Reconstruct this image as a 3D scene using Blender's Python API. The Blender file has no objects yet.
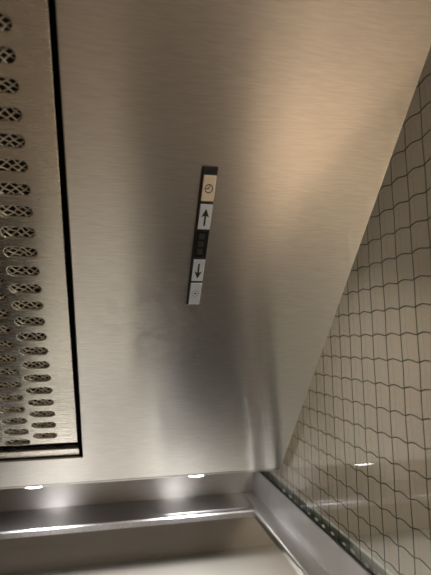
import bpy, bmesh, math, random
from mathutils import Vector, Matrix
random.seed(7)
sc = bpy.context.scene
COL = sc.collection
U = 0.025            # one cell of the wired glass is 25 mm; every length below is in cells
ZC = 1.5             # height of the eye above the floor, metres

def W(x, y, z):
    return Vector((x * U, y * U, ZC + z * U))

# ------------------------------------------------------------------ camera
R = ((0.979, 0.2024, -0.0140), (-0.2020, 0.972, -0.1213), (-0.0108, 0.1214, 0.9925))
cx = Vector((R[0][0], R[1][0], R[2][0])).normalized()
cf = Vector((R[0][1], R[1][1], R[2][1]))
cf = (cf - cf.dot(cx) * cx).normalized()
cu = cx.cross(cf)
cam_d = bpy.data.cameras.new('camera')
cam = bpy.data.objects.new('camera', cam_d)
COL.objects.link(cam)
cam.matrix_world = Matrix(((cx.x, cu.x, -cf.x, 0), (cx.y, cu.y, -cf.y, 0), (cx.z, cu.z, -cf.z, ZC), (0, 0, 0, 1)))
cam_d.sensor_fit = 'HORIZONTAL'
cam_d.sensor_width = 36
cam_d.lens = 456.378 / 431 * 36
cam_d.clip_start = 0.02
cam_d.dof.use_dof = True
cam_d.dof.focus_distance = 0.50
cam_d.dof.aperture_fstop = 7.0
sc.camera = cam

# ------------------------------------------------------------------ world, exposure, added fill lights
world = bpy.data.worlds.new('room_air')
sc.world = world
world.use_nodes = True
world.node_tree.nodes['Background'].inputs[0].default_value = (1.0, 0.86, 0.7, 1)
world.node_tree.nodes['Background'].inputs[1].default_value = 0.05
sc.view_settings.view_transform = 'Standard'
sc.view_settings.look = 'None'
sc.view_settings.exposure = 0.0
sc.view_settings.gamma = 1.0
sc.view_settings.use_curve_mapping = False
sc.cycles.use_denoising = True
sc.cycles.max_bounces = 14
sc.cycles.transparent_max_bounces = 24
sc.cycles.sample_clamp_indirect = 6

def area(name, loc, target, sx, sy, power, col):
    d = bpy.data.lights.new(name, 'AREA')
    d.shape = 'RECTANGLE'; d.size = sx; d.size_y = sy; d.energy = power; d.color = col
    o = bpy.data.objects.new(name, d); COL.objects.link(o)
    o.location = loc
    o.rotation_euler = (Vector(target) - Vector(loc)).to_track_quat('-Z', 'Y').to_euler()
    return o
area('ambient_fill_light', (0.75, -1.1, 2.42), (0.75, -1.1, 0), 0.5, 0.5, 14, (1.0, 0.96, 0.90))  # unseen source added as neutral fill for the whole room
area('right_fill_light', (1.5, -0.1, 1.9), (0.6, 0.6, 1.15), 0.6, 0.6, 4, (1.0, 0.86, 0.68))  # unseen source added to fill from the right of the room
lp = area('right_warm_fill_light', (1.12, 0.04, 1.98), (1.08, 0.0, 1.1), 0.5, 1.2, 30, (1.0, 0.79, 0.56))  # unseen warm source added to brighten the panel's right side by reflection
lp.data.spread = math.radians(60)
area('worktop_fill_light', (0.60, 0.40, 1.66), (0.60, 0.40, 1.1), 0.22, 0.5, 4.4, (1.0, 0.88, 0.70))  # unseen source added to light the worktop beyond the glass

# ------------------------------------------------------------------ materials
def new_mat(name):
    m = bpy.data.materials.new(name); m.use_nodes = True
    nt = m.node_tree
    return m, nt, nt.nodes['Principled BSDF']

def plain(name, col, rough=0.5, metal=0.0, emit=None, es=0.0, bump=0.0, bscale=200, var=0.0):
    m, nt, b = new_mat(name)
    b.inputs['Base Color'].default_value = (*col, 1)
    b.inputs['Roughness'].default_value = rough
    b.inputs['Metallic'].default_value = metal
    if emit:
        b.inputs['Emission Color'].default_value = (*emit, 1)
        b.inputs['Emission Strength'].default_value = es
    tc = nt.nodes.new('ShaderNodeTexCoord')
    n = nt.nodes.new('ShaderNodeTexNoise'); n.inputs['Scale'].default_value = bscale; n.inputs['Detail'].default_value = 4
    nt.links.new(tc.outputs['Object'], n.inputs['Vector'])
    if var > 0:
        mx = nt.nodes.new('ShaderNodeMix'); mx.data_type = 'RGBA'
        mx.inputs['A'].default_value = (*[c * (1 - var) for c in col], 1)
        mx.inputs['B'].default_value = (*[min(1, c * (1 + var)) for c in col], 1)
        nt.links.new(n.outputs['Fac'], mx.inputs['Factor'])
        nt.links.new(mx.outputs['Result'], b.inputs['Base Color'])
    if bump > 0:
        bp = nt.nodes.new('ShaderNodeBump'); bp.inputs['Strength'].default_value = bump; bp.inputs['Distance'].default_value = 0.0005
        nt.links.new(n.outputs['Fac'], bp.inputs['Height']); nt.links.new(bp.outputs['Normal'], b.inputs['Normal'])
    return m

def brushed(name, col, rough, aniso, tangent, grain=(50, 1300, 1300), gstr=0.12, stain=False, warp=0.0):
    """stainless steel with a brushed grain running along x; tangent = direction the highlights smear in"""
    m, nt, b = new_mat(name)
    N, L = nt.nodes, nt.links
    b.inputs['Metallic'].default_value = 1.0
    b.inputs['Anisotropic'].default_value = aniso
    tv = N.new('ShaderNodeCombineXYZ')
    for i in range(3): tv.inputs[i].default_value = tangent[i]
    L.new(tv.outputs[0], b.inputs['Tangent'])
    tc = N.new('ShaderNodeTexCoord')
    mp = N.new('ShaderNodeMapping'); mp.inputs['Scale'].default_value = grain
    L.new(tc.outputs['Object'], mp.inputs['Vector'])
    n = N.new('ShaderNodeTexNoise'); n.inputs['Scale'].default_value = 1.0; n.inputs['Detail'].default_value = 3
    L.new(mp.outputs[0], n.inputs['Vector'])
    rr = N.new('ShaderNodeMapRange')
    rr.inputs['To Min'].default_value = rough * 0.93; rr.inputs['To Max'].default_value = rough * 1.07
    L.new(n.outputs['Fac'], rr.inputs['Value'])
    cm = N.new('ShaderNodeMapRange')
    cm.inputs['From Min'].default_value = 0.40; cm.inputs['From Max'].default_value = 0.60
    cm.inputs['To Min'].default_value = 1 - gstr; cm.inputs['To Max'].default_value = 1.0
    L.new(n.outputs['Fac'], cm.inputs['Value'])
    mul = N.new('ShaderNodeVectorMath'); mul.operation = 'SCALE'
    mul.inputs[0].default_value = col
    L.new(cm.outputs[0], mul.inputs['Scale'])
    bp = N.new('ShaderNodeBump'); bp.inputs['Strength'].default_value = 0.004; bp.inputs['Distance'].default_value = 0.0004
    L.new(n.outputs['Fac'], bp.inputs['Height'])
    last = bp
    if warp > 0:      # thin sheet metal is never quite flat
        n2 = N.new('ShaderNodeTexNoise'); n2.inputs['Scale'].default_value = 3.2; n2.inputs['Detail'].default_value = 0.5
        L.new(tc.outputs['Object'], n2.inputs['Vector'])
        b2 = N.new('ShaderNodeBump'); b2.inputs['Strength'].default_value = 1.0; b2.inputs['Distance'].default_value = warp
        L.new(n2.outputs['Fac'], b2.inputs['Height']); L.new(bp.outputs['Normal'], b2.inputs['Normal'])
        last = b2
    L.new(last.outputs['Normal'], b.inputs['Normal'])
    out_r, out_c = rr.outputs[0], mul.outputs[0]
    if stain:         # greasy finger smears round the buttons
        c = P(2.0, 12.2, 0) * 1.0
        sub = N.new('ShaderNodeVectorMath'); sub.operation = 'DISTANCE'
        geo = N.new('ShaderNodeNewGeometry')
        L.new(geo.outputs['Position'], sub.inputs[0]); sub.inputs[1].default_value = c
        fall = N.new('ShaderNodeMapRange'); fall.inputs['From Min'].default_value = 0.085; fall.inputs['From Max'].default_value = 0.02
        L.new(sub.outputs['Value'], fall.inputs['Value'])
        ns = N.new('ShaderNodeTexNoise'); ns.inputs['Scale'].default_value = 26; ns.inputs['Detail'].default_value = 5; ns.inputs['Distortion'].default_value = 1.5
        L.new(tc.outputs['Object'], ns.inputs['Vector'])
        nr = N.new('ShaderNodeMapRange'); nr.inputs['From Min'].default_value = 0.46; nr.inputs['From Max'].default_value = 0.60
        L.new(ns.outputs['Fac'], nr.inputs['Value'])
        k = N.new('ShaderNodeMath'); k.operation = 'MULTIPLY'
        L.new(fall.outputs[0], k.inputs[0]); L.new(nr.outputs[0], k.inputs[1])
        ad = N.new('ShaderNodeMath'); ad.operation = 'MULTIPLY_ADD'; ad.inputs[1].default_value = 0.10
        L.new(k.outputs[0], ad.inputs[0]); L.new(out_r, ad.inputs[2]); out_r = ad.outputs[0]
        dk = N.new('ShaderNodeMath'); dk.operation = 'MULTIPLY_ADD'; dk.inputs[1].default_value = -0.24; dk.inputs[2].default_value = 1.0
        L.new(k.outputs[0], dk.inputs[0])
        m2 = N.new('ShaderNodeVectorMath'); m2.operation = 'SCALE'
        L.new(out_c, m2.inputs[0]); L.new(dk.outputs[0], m2.inputs['Scale']); out_c = m2.outputs[0]
    L.new(out_r, b.inputs['Roughness']); L.new(out_c, b.inputs['Base Color'])
    return m

# frame of the sloping underside: s runs up the slope, w sticks out towards the room
TH = 0.827
O0 = Vector((0, 28.865, -7.951))
SV = Vector((0, -math.cos(TH), math.sin(TH)))
NV = Vector((0, -math.sin(TH), -math.cos(TH)))
def P(x, s, w):
    v = O0 + Vector((x, 0, 0)) + SV * s + NV * w
    return W(*v)

STEEL = (0.78, 0.765, 0.74)
M_panel = brushed('brushed_steel_panel', STEEL, 0.29, 0.85, tuple(SV), stain=True, warp=0.0012, gstr=0.12)
M_filter = brushed('brushed_steel_filter', (0.80, 0.77, 0.70), 0.27, 0.7, tuple(SV), gstr=0.10)
M_steel = brushed('brushed_steel_plain', (0.58, 0.57, 0.56), 0.30, 0.5, (0, 0, 1), gstr=0.06)
M_back = brushed('satin_steel_back', (0.50, 0.49, 0.48), 0.36, 0.8, (0, 0, 1), gstr=0.05)
M_ledge = brushed('satin_steel_ledge', (0.50, 0.49, 0.51), 0.36, 0.0, (0, 1, 0), gstr=0.14, grain=(300, 700, 300))
M_rail = plain('satin_steel_rail', (0.84, 0.83, 0.83), 0.46, 1.0, var=0.06, bscale=60)
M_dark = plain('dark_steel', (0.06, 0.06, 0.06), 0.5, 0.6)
M_black = plain('black_rubber', (0.012, 0.012, 0.013), 0.45)
M_gap = plain('black_recess', (0.006, 0.006, 0.006), 0.8)  # near-black walls round the filter gap
M_net = plain('aluminium_net', (0.92, 0.90, 0.84), 0.5, 0.5, bump=0.2, bscale=900)
M_wire = plain('wire_steel_dark', (0.025, 0.03, 0.022), 0.45, 0.5)
M_chrome = plain('button_chrome', (0.98, 0.90, 0.76), 0.35, 0.5)
M_button = plain('button_satin', (0.80, 0.88, 1.0), 0.38, 0.45)
M_gloss = plain('gloss_black_display', (0.02, 0.02, 0.02), 0.12)
M_seg = plain('display_segment', (0.035, 0.035, 0.035), 0.3)
M_ink = plain('black_ink', (0.012, 0.012, 0.012), 0.5)
M_led = plain('led_lens', (0.9, 0.9, 0.9), 0.3, 0, (1.0, 0.96, 0.88), 22.0)
M_bezel = plain('chrome_bezel', (0.75, 0.74, 0.72), 0.15, 1.0)
M_seal = plain('clear_silicone', (0.62, 0.64, 0.62), 0.15)
M_green = plain('glass_edge_green', (0.34, 0.39, 0.36), 0.4, 0.2)
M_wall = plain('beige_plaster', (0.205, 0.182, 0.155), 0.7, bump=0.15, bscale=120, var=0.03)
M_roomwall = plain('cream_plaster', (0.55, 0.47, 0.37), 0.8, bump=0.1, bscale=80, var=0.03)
M_ceil = plain('white_ceiling', (0.7, 0.66, 0.6), 0.9)
M_floor = plain('beige_floor_tile', (0.36, 0.31, 0.26), 0.5, var=0.2, bscale=6)
M_top = plain('grey_worktop', (0.20, 0.19, 0.175), 0.4, var=0.06, bscale=40)
M_cab = plain('dark_cabinet', (0.10, 0.085, 0.07), 0.5)
M_board = plain('white_board', (0.86, 0.86, 0.83), 0.45, bump=0.1)
M_dark_sheet = plain('dark_sheet', (0.03, 0.028, 0.026), 0.9, bump=0.5, bscale=300)  # for the unseen sheet added on the floor
M_absorber = plain('black_absorber_gloss', (0.015, 0.015, 0.015), 0.08)  # for the unseen slabs added to darken the steel's reflections

def glass_mat():
    m = bpy.data.materials.new('clear_glass'); m.use_nodes = True
    nt = m.node_tree; nt.nodes.clear()
    out = nt.nodes.new('ShaderNodeOutputMaterial'); mix = nt.nodes.new('ShaderNodeMixShader')
    tr = nt.nodes.new('ShaderNodeBsdfTransparent'); tr.inputs[0].default_value = (0.955, 0.965, 0.955, 1)
    gl = nt.nodes.new('ShaderNodeBsdfGlossy'); gl.inputs['Roughness'].default_value = 0.03
    fr = nt.nodes.new('ShaderNodeFresnel'); fr.inputs['IOR'].default_value = 1.5
    geo = nt.nodes.new('ShaderNodeNewGeometry')
    # same outward Fresnel on both faces of the sheet
    tc = nt.nodes.new('ShaderNodeTexCoord'); ns = nt.nodes.new('ShaderNodeTexNoise'); ns.inputs['Scale'].default_value = 9
    bp = nt.nodes.new('ShaderNodeBump'); bp.inputs['Strength'].default_value = 0.25; bp.inputs['Distance'].default_value = 0.0006
    nt.links.new(tc.outputs['Object'], ns.inputs[0]); nt.links.new(ns.outputs['Fac'], bp.inputs['Height'])
    nt.links.new(bp.outputs[0], gl.inputs['Normal'])
    lw = nt.nodes.new('ShaderNodeLayerWeight'); lw.inputs['Blend'].default_value = 0.5
    pw = nt.nodes.new('ShaderNodeMath'); pw.operation = 'POWER'; pw.inputs[1].default_value = 4.0
    ma = nt.nodes.new('ShaderNodeMath'); ma.operation = 'MULTIPLY_ADD'; ma.inputs[1].default_value = 0.9; ma.inputs[2].default_value = 0.045
    nt.links.new(lw.outputs['Facing'], pw.inputs[0]); nt.links.new(pw.outputs[0], ma.inputs[0])
    nt.links.new(ma.outputs[0], mix.inputs[0]); nt.links.new(tr.outputs[0], mix.inputs[1]); nt.links.new(gl.outputs[0], mix.inputs[2])
    nt.links.new(mix.outputs[0], out.inputs[0])
    nt.nodes.remove(fr); nt.nodes.remove(geo)
    return m
M_glass = glass_mat()

# ------------------------------------------------------------------ helpers
def empty(name, loc, label=None, cat=None, group=None):
    o = bpy.data.objects.new(name, None); COL.objects.link(o); o.location = loc
    o.empty_display_size = 0.05
    if label: o['label'] = label
    if cat: o['category'] = cat
    if group: o['group'] = group
    return o

def root_loc(p):
    v = Vector((0, 0, 0))
    while p is not None:
        v += p.location; p = p.parent
    return v

def obj(name, bm, mat, parent=None, bevel=0, smooth=False, origin=None, label=None, segs=2):
    """world-space bmesh -> one mesh object whose origin sits at its parent's"""
    me = bpy.data.meshes.new(name)
    if parent is None:
        off = origin if origin is not None else Vector((0, 0, 0))
    else:
        off = origin if origin is not None else root_loc(parent)
    bmesh.ops.recalc_face_normals(bm, faces=bm.faces)
    bmesh.ops.translate(bm, verts=bm.verts, vec=-off)
    bm.to_mesh(me); bm.free()
    me.materials.append(mat)
    if smooth:
        for p_ in me.polygons: p_.use_smooth = True
    o = bpy.data.objects.new(name, me); COL.objects.link(o)
    if parent is not None:
        o.parent = parent
        o.location = off - root_loc(parent)
    else:
        o.location = off
    if bevel:
        md = o.modifiers.new('bevel', 'BEVEL'); md.width = bevel; md.segments = segs; md.limit_method = 'ANGLE'; md.angle_limit = math.radians(40)
        md.harden_normals = False
    if label: o['label'] = label
    return o

def structure(o):
    o['kind'] = 'structure'; return o

def hexa(bm, pts):
    """pts: 8 corners, bottom ring of 4 then top ring of 4"""
    v = [bm.verts.new(p) for p in pts]
    for f in ((0, 1, 2, 3), (7, 6, 5, 4), (0, 4, 5, 1), (1, 5, 6, 2), (2, 6, 7, 3), (3, 7, 4, 0)):
        bm.faces.new([v[i] for i in f])
    return bm

def box(bm, x0, x1, y0, y1, z0, z1, F=W):
    return hexa(bm, [F(x0, y0, z0), F(x1, y0, z0), F(x1, y1, z0), F(x0, y1, z0),
                     F(x0, y0, z1), F(x1, y0, z1), F(x1, y1, z1), F(x0, y1, z1)])

def prism(bm, poly, w0, w1, F):
    a = [bm.verts.new(F(x, y, w0)) for x, y in poly]
    b = [bm.verts.new(F(x, y, w1)) for x, y in poly]
    bm.faces.new(a[::-1]); bm.faces.new(b)
    for i in range(len(a)):
        j = (i + 1) % len(a)
        bm.faces.new((a[i], a[j], b[j], b[i]))

def profile_y(bm, prof, y0, y1):
    """closed (x, z) profile run along y"""
    a = [bm.verts.new(W(x, y0, z)) for x, z in prof]; b = [bm.verts.new(W(x, y1, z)) for x, z in prof]
    bm.faces.new(a); bm.faces.new(b[::-1])
    for i in range(len(a)):
        j = (i + 1) % len(a); bm.faces.new((a[i], b[i], b[j], a[j]))

def profile_x(bm, prof, x0, x1):
    a = [bm.verts.new(W(x0, y, z)) for y, z in prof]; b = [bm.verts.new(W(x1, y, z)) for y, z in prof]
    bm.faces.new(a); bm.faces.new(b[::-1])
    for i in range(len(a)):
        j = (i + 1) % len(a); bm.faces.new((a[i], b[i], b[j], a[j]))

def ring(bm, outer, inner, w0, w1, F):
    """rectangular plate with a rectangular opening; outer/inner = x0,x1,s0,s1"""
    def rc(r): return [(r[0], r[2]), (r[1], r[2]), (r[1], r[3]), (r[0], r[3])]
    lay = []
    for w in (w0, w1):
        lay.append(([bm.verts.new(F(x, s, w)) for x, s in rc(outer)], [bm.verts.new(F(x, s, w)) for x, s in rc(inner)]))
    for i in range(4):
        j = (i + 1) % 4
        for (o_, n_) in lay: bm.faces.new((o_[i], o_[j], n_[j], n_[i]))
        bm.faces.new((lay[0][0][i], lay[0][0][j], lay[1][0][j], lay[1][0][i]))
        bm.faces.new((lay[0][1][i], lay[0][1][j], lay[1][1][j], lay[1][1][i]))

def tube(bm, pts, r, n=6, caps=True):
    rings_ = []
    for i, p in enumerate(pts):
        t = (pts[min(i + 1, len(pts) - 1)] - pts[max(i - 1, 0)]).normalized()
        a = t.cross(Vector((1, 0, 0)))
        if a.length < 1e-3: a = t.cross(Vector((0, 1, 0)))
        a.normalize(); b = t.cross(a)
        rings_.append([bm.verts.new(p + r * (math.cos(2 * math.pi * k / n) * a + math.sin(2 * math.pi * k / n) * b)) for k in range(n)])
    for i in range(len(rings_) - 1):
        for k in range(n):
            l = (k + 1) % n
            bm.faces.new((rings_[i][k], rings_[i][l], rings_[i + 1][l], rings_[i + 1][k]))
    if caps:
        bm.faces.new(rings_[0][::-1]); bm.faces.new(rings_[-1])

def disc(bm, cx_, cy_, r, w0, w1, F, n=32, rx=None):
    rx = rx or r
    prism(bm, [(cx_ + rx * math.cos(2 * math.pi * k / n), cy_ + r * math.sin(2 * math.pi * k / n)) for k in range(n)], w0, w1, F)

# ------------------------------------------------------------------ the room
WB = 36.0            # back wall
ZT = -15.6           # worktop height
def slab(name, a, m):
    bm = bmesh.new(); box(bm, *a); return structure(obj(name, bm, m))
slab('floor', (-62, 74, -82, 40, -62, -60), M_floor)
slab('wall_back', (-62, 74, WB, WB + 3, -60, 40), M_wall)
slab('wall_left', (-62, -60, -80, WB, -60, 40), M_roomwall)
slab('wall_right', (72, 74, -80, WB, -60, 40), M_roomwall)
slab('wall_front', (-62, 74, -82, -80, -60, 40), M_roomwall)
slab('ceiling', (-62, 74, -82, 40, 40, 42), M_ceil)

# worktop and base cabinet below it
bm = bmesh.new(); box(bm, -48, 60, 7.5, WB - 0.05, ZT - 1.5, ZT)
o = obj('worktop', bm, M_top, bevel=0.004)
o['label'] = 'pale grey worktop running along the wall under the metal hood'; o['category'] = 'worktop'
cab = empty('base_cabinet', W(6, 24, -60), 'dark base cabinet standing on the floor under the worktop', 'cabinet')
bm = bmesh.new(); box(bm, -47, 59, 9.5, WB - 0.2, -60, ZT - 1.5); obj('cabinet_body', bm, M_cab, cab)
for i in range(5):
    bm = bmesh.new(); x0 = -46.8 + i * 21.2; box(bm, x0, x0 + 20.6, 8.7, 9.5, -56, ZT - 2.0)
    d = obj('door', bm, M_cab, cab, bevel=0.002)
    bm = bmesh.new(); box(bm, x0 + 7, x0 + 13.6, 8.2, 8.7, ZT - 4.2, ZT - 3.8); obj('handle', bm, M_chrome, d, bevel=0.001)

absorber = empty('black_absorber', W(5.5, 19, ZT), 'unseen narrow black hob let into the worktop beside the glass channel', 'absorber')  # unseen slab added to put a dark band in the panel's reflection
bm = bmesh.new(); box(bm, 3.2, 10.9, 8.6, 28.0, ZT + 0.01, ZT + 0.2); obj('absorber_slab', bm, M_absorber, absorber, bevel=0.001)
absorber2 = empty('black_absorber', W(-11, 19, ZT), 'unseen wide black hob in the worktop below the grease filter', 'absorber')  # second unseen slab, added to darken the filter's left by reflection
bm = bmesh.new(); box(bm, -17, -7.0, 9.0, 27.0, ZT + 0.01, ZT + 0.2); obj('absorber_slab', bm, M_absorber, absorber2, bevel=0.001)
bm = bmesh.new(); box(bm, -6.3, 0.8, 8.3, 22.0, ZT + 0.01, ZT + 0.5)  # unseen white board added as a reflector for the panel's left
o = obj('white_reflector_board', bm, M_board, bevel=0.004, origin=W(-2.7, 16, ZT))
o['label'] = 'unseen white board added on the worktop to brighten the panel reflections'; o['category'] = 'reflector board'
bm = bmesh.new(); box(bm, 0, 27, -50, 8.0, -59.99, -59.5)  # unseen sheet added to darken the floor mirrored in the panel
o = obj('dark_floor_sheet', bm, M_dark_sheet, bevel=0.004, origin=W(8, -10, -60))
o['label'] = 'unseen dark sheet added on the floor to darken the panel reflections'; o['category'] = 'dark sheet'
# ------------------------------------------------------------------ extractor hood
XR = 10.1; XL = -16.2
S1 = 30.5
hood = empty('extractor_hood', W(-3, WB, -12), 'brushed stainless steel extractor hood with a sloping underside, fixed to the wall', 'extractor hood')
FX0, FX1, FS0, FS1 = -12.4, -1.97, 2.35, 29.2
bm = bmesh.new(); ring(bm, (XL, XR, 0, S1), (FX0, FX1, FS0, FS1), -0.1, 0, P)
obj('sloping_panel', bm, M_panel, hood, bevel=0.0008)
top = O0 + SV * S1
# lip folded back under the lower edge, the steel back plate and the side cheeks
bm = bmesh.new(); profile_x(bm, [(28.93, -7.99), (29.0, -8.09), (31.8, -8.09), (31.8, -7.97), (29.0, -7.95)], XL, XR)
obj('folded_lip', bm, M_steel, hood)
bm = bmesh.new(); box(bm, XL, XR + 0.15, 35.5, WB - 0.02, -11.40, 14); obj('back_plate', bm, M_back, hood)
for xs in (XL - 0.15, XR - 0.12):
    bm = bmesh.new()
    a = [(28.95, -7.85), (31.8, -7.9), (35.48, -7.9), (35.48, 18), (top.y + 0.2, 18), (top.y + 0.2, top.z)]
    profile_x(bm, a, xs, xs + 0.12); obj('side_cheek', bm, M_steel, hood)
bm = bmesh.new(); box(bm, XL, XR, top.y - 0.15, top.y + 0.1, top.z - 0.1, 18); obj('front_fascia', bm, M_steel, hood)
bm = bmesh.new(); box(bm, XL, XR, top.y - 0.15, 35.48, 18, 18.2); obj('top_cover', bm, M_steel, hood)
# dark housing round the filter opening
bm = bmesh.new()
ring(bm, (FX0 - 0.15, FX1 + 0.15, FS0 - 0.15, FS1 + 0.15), (FX0, FX1, FS0, FS1), -1.6, -0.11, P)
obj('filter_housing', bm, M_gap, hood)
bm = bmesh.new(); box(bm, FX0 - 0.15, FX1 + 0.15, FS0 - 0.15, FS1 + 0.15, -1.75, -1.6, P); obj('housing_back', bm, M_gap, hood)

# ledge shelf below the back plate, with a pressed rounded end
shelf = empty('steel_ledge', W(-3, 34, -11.9), 'narrow stainless steel ledge along the wall below the hood lights', 'ledge')
bm = bmesh.new()
profile_x(bm, [(35.98, -11.405), (32.33, -11.50), (32.2, -11.53), (32.15, -11.62), (32.15, -11.95), (32.3, -11.95), (32.3, -11.7), (35.98, -11.62)], XL, 9.36)
obj('ledge_top', bm, M_ledge, shelf)
pl = []
rx0, rx1, ry0, ry1, rr_ = 2.4, 9.2, 32.5, 35.0, 0.9
for cxx, cyy, a0 in ((rx1 - rr_, ry1 - rr_, 0), (rx0 + rr_, ry1 - rr_, 90), (rx0 + rr_, ry0 + rr_, 180), (rx1 - rr_, ry0 + rr_, 270)):
    for k in range(9):
        a = math.radians(a0 + k * 90 / 8); pl.append((cxx + rr_ * math.cos(a), cyy + rr_ * math.sin(a)))
bm = bmesh.new(); prism(bm, pl, 0.0, 0.07, lambda x, y, z: W(x, y, z - 11.405 - 0.026 * (35.98 - y)))
obj('raised_plate', bm, M_ledge, shelf, bevel=0.001)
bm = bmesh.new(); box(bm, 9.37, 10.28, 31.75, 35.48, -11.6, -11.42)
obj('end_plate', bm, M_rail, shelf, bevel=0.0012)

# ------------------------------------------------------------------ lights under the lip
def puck(x):
    p = empty('hood_light', W(x, 29.75, -8.1), None, 'light', 'round lights under the hood lip')
    bm = bmesh.new(); disc(bm, x, 29.85, 0.70, -8.15, -8.10, W); obj('bezel', bm, M_bezel, p, bevel=0.0005)
    bm = bmesh.new(); disc(bm, x, 29.85, 0.60, -8.23, -8.15, W); obj('lens', bm, M_led, p)
    d = bpy.data.lights.new('hood_light_beam', 'SPOT'); d.energy = 5.2; d.spot_size = math.radians(140); d.spot_blend = 0.7
    d.color = (1.0, 0.975, 0.94); d.shadow_soft_size = 0.016
    l = bpy.data.objects.new('hood_light_beam', d); COL.objects.link(l); l.parent = p
    l.location = Vector((0, 0.1 * U, -0.30 * U)); l.rotation_euler = (math.radians(-2), 0, 0)
    return p
puck(-4.85)['label'] = 'small round light glowing under the lip of the hood, left of the two'
puck(4.75)['label'] = 'small round light glowing under the lip of the hood, right one near the glass'

# ------------------------------------------------------------------ grease filter
gf = empty('grease_filter', P(-7.2, 15, -0.5), 'brushed steel grease filter with rows of long rounded slots, set in the hood', 'grease filter')
GX0, GX1, GS0, GS1 = -12.2, -2.22, 3.72, 29.0
cu_ = bpy.data.curves.new('plate_outline', 'CURVE'); cu_.dimensions = '2D'; cu_.fill_mode = 'BOTH'
def loop(pts):
    sp = cu_.splines.new('POLY'); sp.points.add(len(pts) - 1)
    for q, (x, y) in zip(sp.points, pts): q.co = (x * U, y * U, 0, 1)
    sp.use_cyclic_u = True
loop([(GX0, GS0), (GX1, GS0), (GX1, GS1), (GX0, GS1)])
slots = []
for c in range(6):
    for k in range(30):
        s = 4.38 + 0.861 * k if c % 2 == 0 else 3.93 + 0.861 * k
        x1 = -3.18 - 1.375 * c
        x0 = x1 - 1.25
        if s > GS1 - 0.7 or (s < GS0 + 0.15): continue
        slots.append((x0, x1, s))
HH = 0.25
for x0, x1, s in slots:
    pts = []
    for k in range(9):
        a = math.radians(-90 + 180 * k / 8); pts.append((x1 - HH + HH * math.cos(a), s + HH * math.sin(a)))
    for k in range(9):
        a = math.radians(90 + 180 * k / 8); pts.append((x0 + HH + HH * math.cos(a), s + HH * math.sin(a)))
    loop(pts)
cu_.extrude = 0.03 * U; cu_.bevel_depth = 0.035 * U; cu_.bevel_resolution = 2
tmp = bpy.data.objects.new('tmp_curve', cu_); COL.objects.link(tmp)
bpy.context.view_layer.update()
me = bpy.data.meshes.new_from_object(tmp.evaluated_get(bpy.context.evaluated_depsgraph_get()))
bpy.data.objects.remove(tmp)
bm = bmesh.new(); bm.from_mesh(me)
bmesh.ops.remove_doubles(bm, verts=bm.verts, dist=1e-6)
for v in bm.verts:
    v.co = P(v.co.x / U, v.co.y / U, -0.10 + v.co.z / U)
obj('slotted_plate', bm, M_filter, gf)
# folded edges of the plate and the lower bar of the filter tray
bm = bmesh.new(); box(bm, GX1 - 0.02, GX1 + 0.03, GS0, GS1, -0.9, -0.12, P); obj('side_fold', bm, M_filter, gf)
bm = bmesh.new(); box(bm, GX0, GX1, GS0 - 0.03, GS0 + 0.02, -0.9, -0.12, P); obj('lower_fold', bm, M_filter, gf)
bm = bmesh.new(); box(bm, GX0, GX1 + 0.05, 2.42, 2.98, -0.45, -0.15, P); obj('tray_bar', bm, M_filter, gf, bevel=0.001)
# expanded net behind the slots: rhombus lattice with wavy strands
bm = bmesh.new()
dx, ds = 0.175, 0.135
nx = int(9.9 / dx); ns_ = int(25.2 / ds)
vv = {}
for i in range(nx + 1):
    for j in range(ns_ + 1):
        if (i + j) % 2 == 0:
            jx = random.uniform(-.03, .03); js = random.uniform(-.025, .025)
            vv[i, j] = bm.verts.new(P(-12.15 + i * dx + jx, 3.8 + j * ds + js, -0.30 + 0.10 * ((i // 2 + j) % 2) + random.uniform(-.02, .02)))
for (i, j) in list(vv):
    q = [(i, j), (i + 1, j - 1), (i + 2, j), (i + 1, j + 1)]
    if all(k in vv for k in q): bm.faces.new([vv[k] for k in q])
net = obj('filter_net', bm, M_net, gf)
md = net.modifiers.new('wire', 'WIREFRAME'); md.thickness = 0.095 * U; md.use_even_offset = False
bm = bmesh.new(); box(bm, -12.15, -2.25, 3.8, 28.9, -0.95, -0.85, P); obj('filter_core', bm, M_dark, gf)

# ------------------------------------------------------------------ control strip
hs = obj('control_strip', (lambda b: (box(b, 2.80, 3.40, 13.2, 19.52, 0, 0.10, P), b)[1])(bmesh.new()), M_black, hood, bevel=0.0012)
def key(name, s0, s1, m, lab, x0=2.89, x1=3.37, h=0.15):
    bm = bmesh.new(); box(bm, x0, x1, s0, s1, 0.10, h, P)
    return obj(name, bm, m, hs, bevel=0.0008, label=lab)
key('power_button', 18.18, 19.22, M_chrome, 'polished power button with a round clock mark')
key('up_button', 16.98, 18.06, M_button, 'silver button with an arrow pointing up')
key('display', 15.66, 16.90, M_gloss, 'black display window between the arrow buttons', 2.85, 3.38, 0.14)
key('down_button', 14.50, 15.58, M_button, 'silver button with an arrow pointing down')
key('light_button', 13.26, 14.40, M_button, 'silver button with a lamp mark of small dots')
T0, T1 = 0.15, 0.156
def icon(name, fn):
    bm = bmesh.new(); fn(bm); return obj(name, bm, M_ink, hs)
def arrow(b, s0, up):
    # s0 = middle of the arrow
    k = 1 if up else -1
    prism(b, [(3.13 - .035, s0 - .36 * k), (3.13 + .035, s0 - .36 * k), (3.13 + .035, s0 + .08 * k), (3.13 + .15, s0 + .02 * k), (3.13, s0 + .38 * k), (3.13 - .15, s0 + .02 * k), (3.13 - .035, s0 + .08 * k)], T0, T1, P)
icon('arrow_mark', lambda b: arrow(b, 17.50, True))
icon('arrow_mark', lambda b: arrow(b, 15.02, False))
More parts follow.
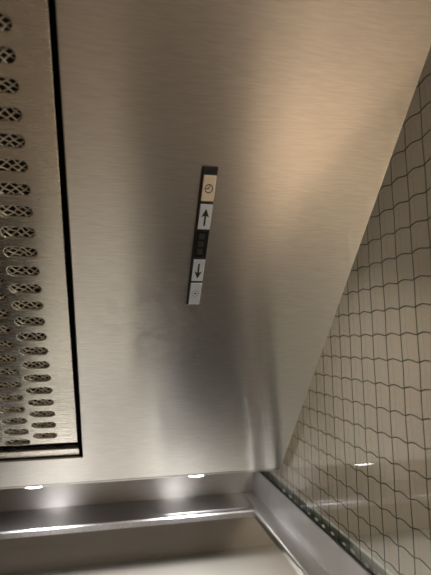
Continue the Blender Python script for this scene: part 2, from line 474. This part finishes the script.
def clock(b):
    n = 28
    for r0, r1 in ((0.125, 0.155),):
        vs = []
        for w in (T0, T1):
            for r in (r0, r1):
                vs.append([b.verts.new(P(3.13 + r * math.cos(2 * math.pi * k / n), 18.70 + 1.15 * r * math.sin(2 * math.pi * k / n), w)) for k in range(n)])
        for k in range(n):
            l = (k + 1) % n
            b.faces.new((vs[2][k], vs[3][k], vs[3][l], vs[2][l])); b.faces.new((vs[0][k], vs[0][l], vs[1][l], vs[1][k]))
            b.faces.new((vs[1][k], vs[1][l], vs[3][l], vs[3][k])); b.faces.new((vs[0][k], vs[2][k], vs[2][l], vs[0][l]))
    box(b, 3.02, 3.135, 18.68, 18.71, T0, T1, P)
    prism(b, [(3.09, 18.69), (3.11, 18.67), (3.18, 18.80), (3.16, 18.82)], T0, T1, P)
icon('clock_mark', clock)
def sun(b):
    disc(b, 3.13, 13.86, 0.045, T0, T1, P, 12)
    for k in range(8):
        a = math.radians(45 * k); disc(b, 3.13 + 0.135 * math.cos(a), 13.86 + 0.16 * math.sin(a), 0.022, T0, T1, P, 8)
icon('lamp_mark', sun)
for s in (15.85, 16.2, 16.55):
    bm = bmesh.new(); box(bm, 2.99, 3.22, s - 0.02, s + 0.24, 0.14, 0.144, P); obj('display_digit', bm, M_seg, hs)

# ------------------------------------------------------------------ wired glass screen in its channel
XG = 10.50; GY0, GY1 = 12.6, 35.9; GZ0, GZ1 = -10.1, 30.0
gs = empty('wired_glass_screen', W(XG, 24, GZ0), 'upright sheet of clear wired safety glass at the right side of the hood', 'glass screen')
bm = bmesh.new(); box(bm, XG - 0.11, XG + 0.11, GY0, GY1, GZ0, GZ1); obj('glass_pane', bm, M_glass, gs)
bm = bmesh.new()
y0, z0 = 14.753, 5.223
for k in range(-3, 22):
    y = y0 + k * 1.0
    if GY0 < y < GY1:
        tube(bm, [W(XG + .0, y + 0.02 * math.sin(z * 2.1 + k), z) for z in [GZ0 + .1 + i * 1.0 for i in range(40)]], 0.017 * U, 5)
for j in range(-24, 16):
    z = z0 - 0.998 * j
    pts = []
    yy = GY0 + 0.1
    while yy < GY1 - 0.05:
        t = (yy - y0) % 1.0
        h = 0.085 * math.sin(math.pi * t) ** 1.5 - 0.02 * math.sin(2 * math.pi * t)
        pts.append(W(XG - 0.02, yy, z + h)); yy += 0.1
    tube(bm, pts, 0.023 * U, 5)
obj('wire_grid', bm, M_wire, gs)
# channel
ch = empty('glass_channel', W(9.9, 24, -11.6), 'satin steel channel holding the lower edge of the wired glass', 'channel')
bm = bmesh.new()
profile_y(bm, [(9.16, -11.42), (9.16, -11.36), (9.22, -11.33), (10.18, -11.36), (10.30, -9.66), (10.36, -9.62), (10.38, -9.66), (10.38, -11.55), (9.16 + .1, -11.55)], 12.6, 31.72)
obj('inner_flange', bm, M_rail, ch, bevel=0.0008)
bm = bmesh.new()
profile_y(bm, [(9.04, -11.75), (9.04, -11.41), (9.10, -11.37), (9.16, -11.40), (9.20, -11.56), (9.20, -11.75)], 12.6, 31.72)
obj('edge_bead', bm, M_bezel, ch, bevel=0.0006)
bm = bmesh.new(); profile_y(bm, [(10.62, -11.55), (10.62, -9.22), (10.72, -9.18), (10.80, -9.25), (10.80, -11.55)], 12.6, 35.9)
obj('outer_flange', bm, M_green, ch, bevel=0.0006, label='grey green outer flange seen through the glass')
bm = bmesh.new(); profile_y(bm, [(10.18, -11.4), (10.30, -9.66), (10.36, -9.62), (10.38, -9.66), (10.38, -11.4)], 31.73, 35.45)
obj('end_flange', bm, M_rail, ch)
bm = bmesh.new(); profile_y(bm, [(10.345, -9.62), (10.345, -9.54), (10.385, -9.52), (10.385, -9.9), (10.345, -9.9)], 12.6, 35.45)
obj('rubber_gasket', bm, M_black, ch)
bm = bmesh.new(); profile_y(bm, [(10.38, -10.15), (10.38, -11.5), (10.62, -11.5), (10.62, -10.15)], 12.6, 35.9)
obj('channel_floor', bm, M_black, ch)
y = 13.4
while y < 30:
    r = random.uniform(0.05, 0.09)
    bm = bmesh.new()
    bmesh.ops.create_icosphere(bm, subdivisions=2, radius=1, matrix=Matrix.Translation(W(10.36, y, -9.40 + random.uniform(-.05, .03))) @ Matrix.Diagonal((r * U * .4, r * U * 2.6, r * U, 1)))
    obj('silicone_dab', bm, M_seal, ch, smooth=True)
    y += random.uniform(0.8, 1.3)
